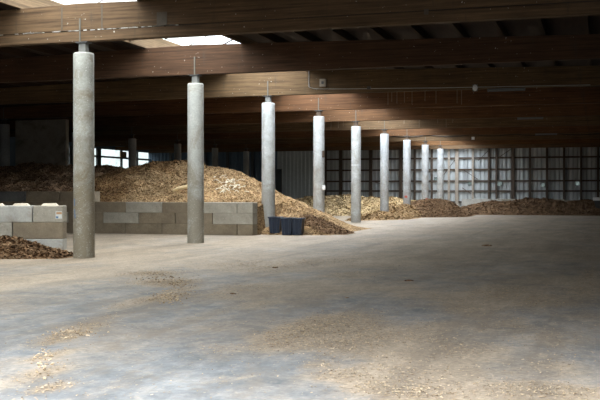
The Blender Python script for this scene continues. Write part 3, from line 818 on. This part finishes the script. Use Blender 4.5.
# ---------- loose chips on the floor ----------
b=MB(); cnt=0
def chip(x,y,s,z=0.004):
    a=random.uniform(0,6.28); w=s*random.uniform(.25,.6); tl=random.uniform(0,.5)*s
    ux,uy=math.cos(a)*s,math.sin(a)*s; vx,vy=-math.sin(a)*w,math.cos(a)*w
    n=len(b.v); h_=random.uniform(.001,.006)+z
    b.v.extend([(x-ux-vx,y-uy-vy,h_),(x+ux-vx,y+uy-vy,h_+tl),(x+ux+vx,y+uy+vy,h_+tl*.8+w*.3),(x-ux+vx,y-uy+vy,h_+w*.3)]); b.f.append((n,n+1,n+2,n+3))
for bx,by,rx,ry,w in blobs:
    dens=min(5000,int(w*(620 if w<.95 else 1300)*rx*ry*3.2+60)) if w>.3 else int(w*260*rx*ry*3)
    for i in range(dens):
        x=random.gauss(bx,rx*.62); y=random.gauss(by,ry*.62)
        nn=noise.noise(Vector((x*1.6,y*1.1,3)))+noise.noise(Vector((x*5,y*4,8)))*.6
        if nn<-.05 and w<.95 and random.random()<.8: continue
        dist=math.hypot(x,y); chip(x,y,random.uniform(.0025,.010)*(1+dist/22))
for i in range(16000):
    p=random.uniform(-30,640); q=192+1520/random.uniform(7,48) 
    if q>402: continue
    x,y=ground(p,q)
    if y>WYY-1 and x<WX: continue
    if noise.noise(Vector((x*.5,y*.3,7)))<-.15 and random.random()<.6: continue
    chip(x,y,random.uniform(.003,.010)*(1+math.hypot(x,y)/30))
o=b.build('loose_chips',M['chip_floor']); tag(o,'scattered pale wood chips in trails across the concrete floor','chips',kind='stuff')
# lumps along the curved trail and dark clods
b=MB()
for (p,q,n,sx,sy) in ((168,298,160,9,3),(176,285,60,7,2),(160,279,60,14,2),(70,334,90,12,3),(45,362,60,5,8),(20,258,0,1,1)):
    for i in range(n):
        x,y=ground(random.gauss(p,sx),random.gauss(q,sy)); 
        s=random.uniform(.006,.015); 
        b.tube([(x-s,y,s*.4),(x,y+s*.3,s*.9),(x+s,y,s*.35)],s*.5,4)
o=b.build('bark_crumbs',M['chip_floor']); tag(o,'thicker brown crumbs of bark along the curved trail at left','crumbs',kind='stuff')
for p,q,s,lb in ((409,281,.055,'small dark clod on the floor right of centre'),(228,252,.0,''),(347,298,.022,'small dark clod on the concrete near the middle of the floor'),(487,246,.10,'dark bark scrap on the shaded floor far right of the columns'),(233,294,.035,'small dark scrap on the floor beside the curved chip trail'),(275,268,.045,'flat dark scrap of bark on the floor below the blue bins')):
    if s==0: continue
    x,y=ground(p,q); b=MB(); n=10
    for k in range(5):
        a=k/4*math.pi/2
        for j in range(n):
            r=s*math.cos(a)*random.uniform(.8,1.2)+.002; b.v.append((r*1.5*math.cos(j*.628),r*math.sin(j*.628),s*.45*math.sin(a)))
    for k in range(4):
        for j in range(n): b.f.append((k*n+j,k*n+(j+1)%n,(k+1)*n+(j+1)%n,(k+1)*n+j))
    o=b.build('bark_clod',M['chip_dark'],loc=(x,y,0)); tag(o,lb,'clod')

# ---------- light ----------
w=bpy.data.worlds.new('sky'); sc.world=w; w.use_nodes=True; nt=w.node_tree; nt.nodes.clear()
out=N(nt,'ShaderNodeOutputWorld'); bg=N(nt,'ShaderNodeBackground'); tc=N(nt,'ShaderNodeTexCoord'); sx=N(nt,'ShaderNodeSeparateXYZ')
nt.links.new(tc.outputs['Generated'],sx.inputs[0])
c=ramp(nt,sx.outputs[2],[(.0,(.03,.03,.028)),(.02,(.16,.17,.172)),(.2,(.20,.212,.22)),(.5,(.84,.90,.95)),(1,(.95,.99,1.0))])
nt.links.new(c,bg.inputs[0]); bg.inputs[1].default_value=18.5; nt.links.new(bg.outputs[0],out.inputs[0])
def portal(loc,rot,sx_,sy_):
    l=bpy.data.lights.new('daylight_portal','AREA'); l.shape='RECTANGLE'; l.size=sx_; l.size_y=sy_; l.cycles.is_portal=True
    o=bpy.data.objects.new('daylight_portal',l); COL.objects.link(o); o.location=loc; o.rotation_euler=rot
n=4
for i in range(n):
    ys=YF+(i+.5)*(YB-YF)/n; portal((XM,ys,RZ+.2),(0,0,0),SK1-SK0+1.2,(YB-YF)/n)
portal(((DX0+DX1)/2,YF-.25,DZ/2),(math.radians(90),0,0),DX1-DX0,DZ)
portal((XL-.25,(WY0+WY1)/2,(WZ0+WZ1)/2),(math.radians(90),0,math.radians(-90)),WY1-WY0,WZ1-WZ0)

# ---------- camera ----------
cam=bpy.data.cameras.new('camera'); co=bpy.data.objects.new('camera',cam); COL.objects.link(co)
cam.lens=36*F/600; cam.clip_end=400
co.location=(0,0,EYE); co.rotation_euler=(math.radians(90)-math.atan(8.7/F),0,YAW); sc.camera=co
sc.view_settings.view_transform='Standard'; sc.view_settings.look='None'; sc.view_settings.gamma=1; sc.view_settings.use_curve_mapping=False
sc.view_settings.exposure=0.0
sc.cycles.use_denoising=True
sc.cycles.max_bounces=8; sc.cycles.diffuse_bounces=5; sc.cycles.transparent_max_bounces=12
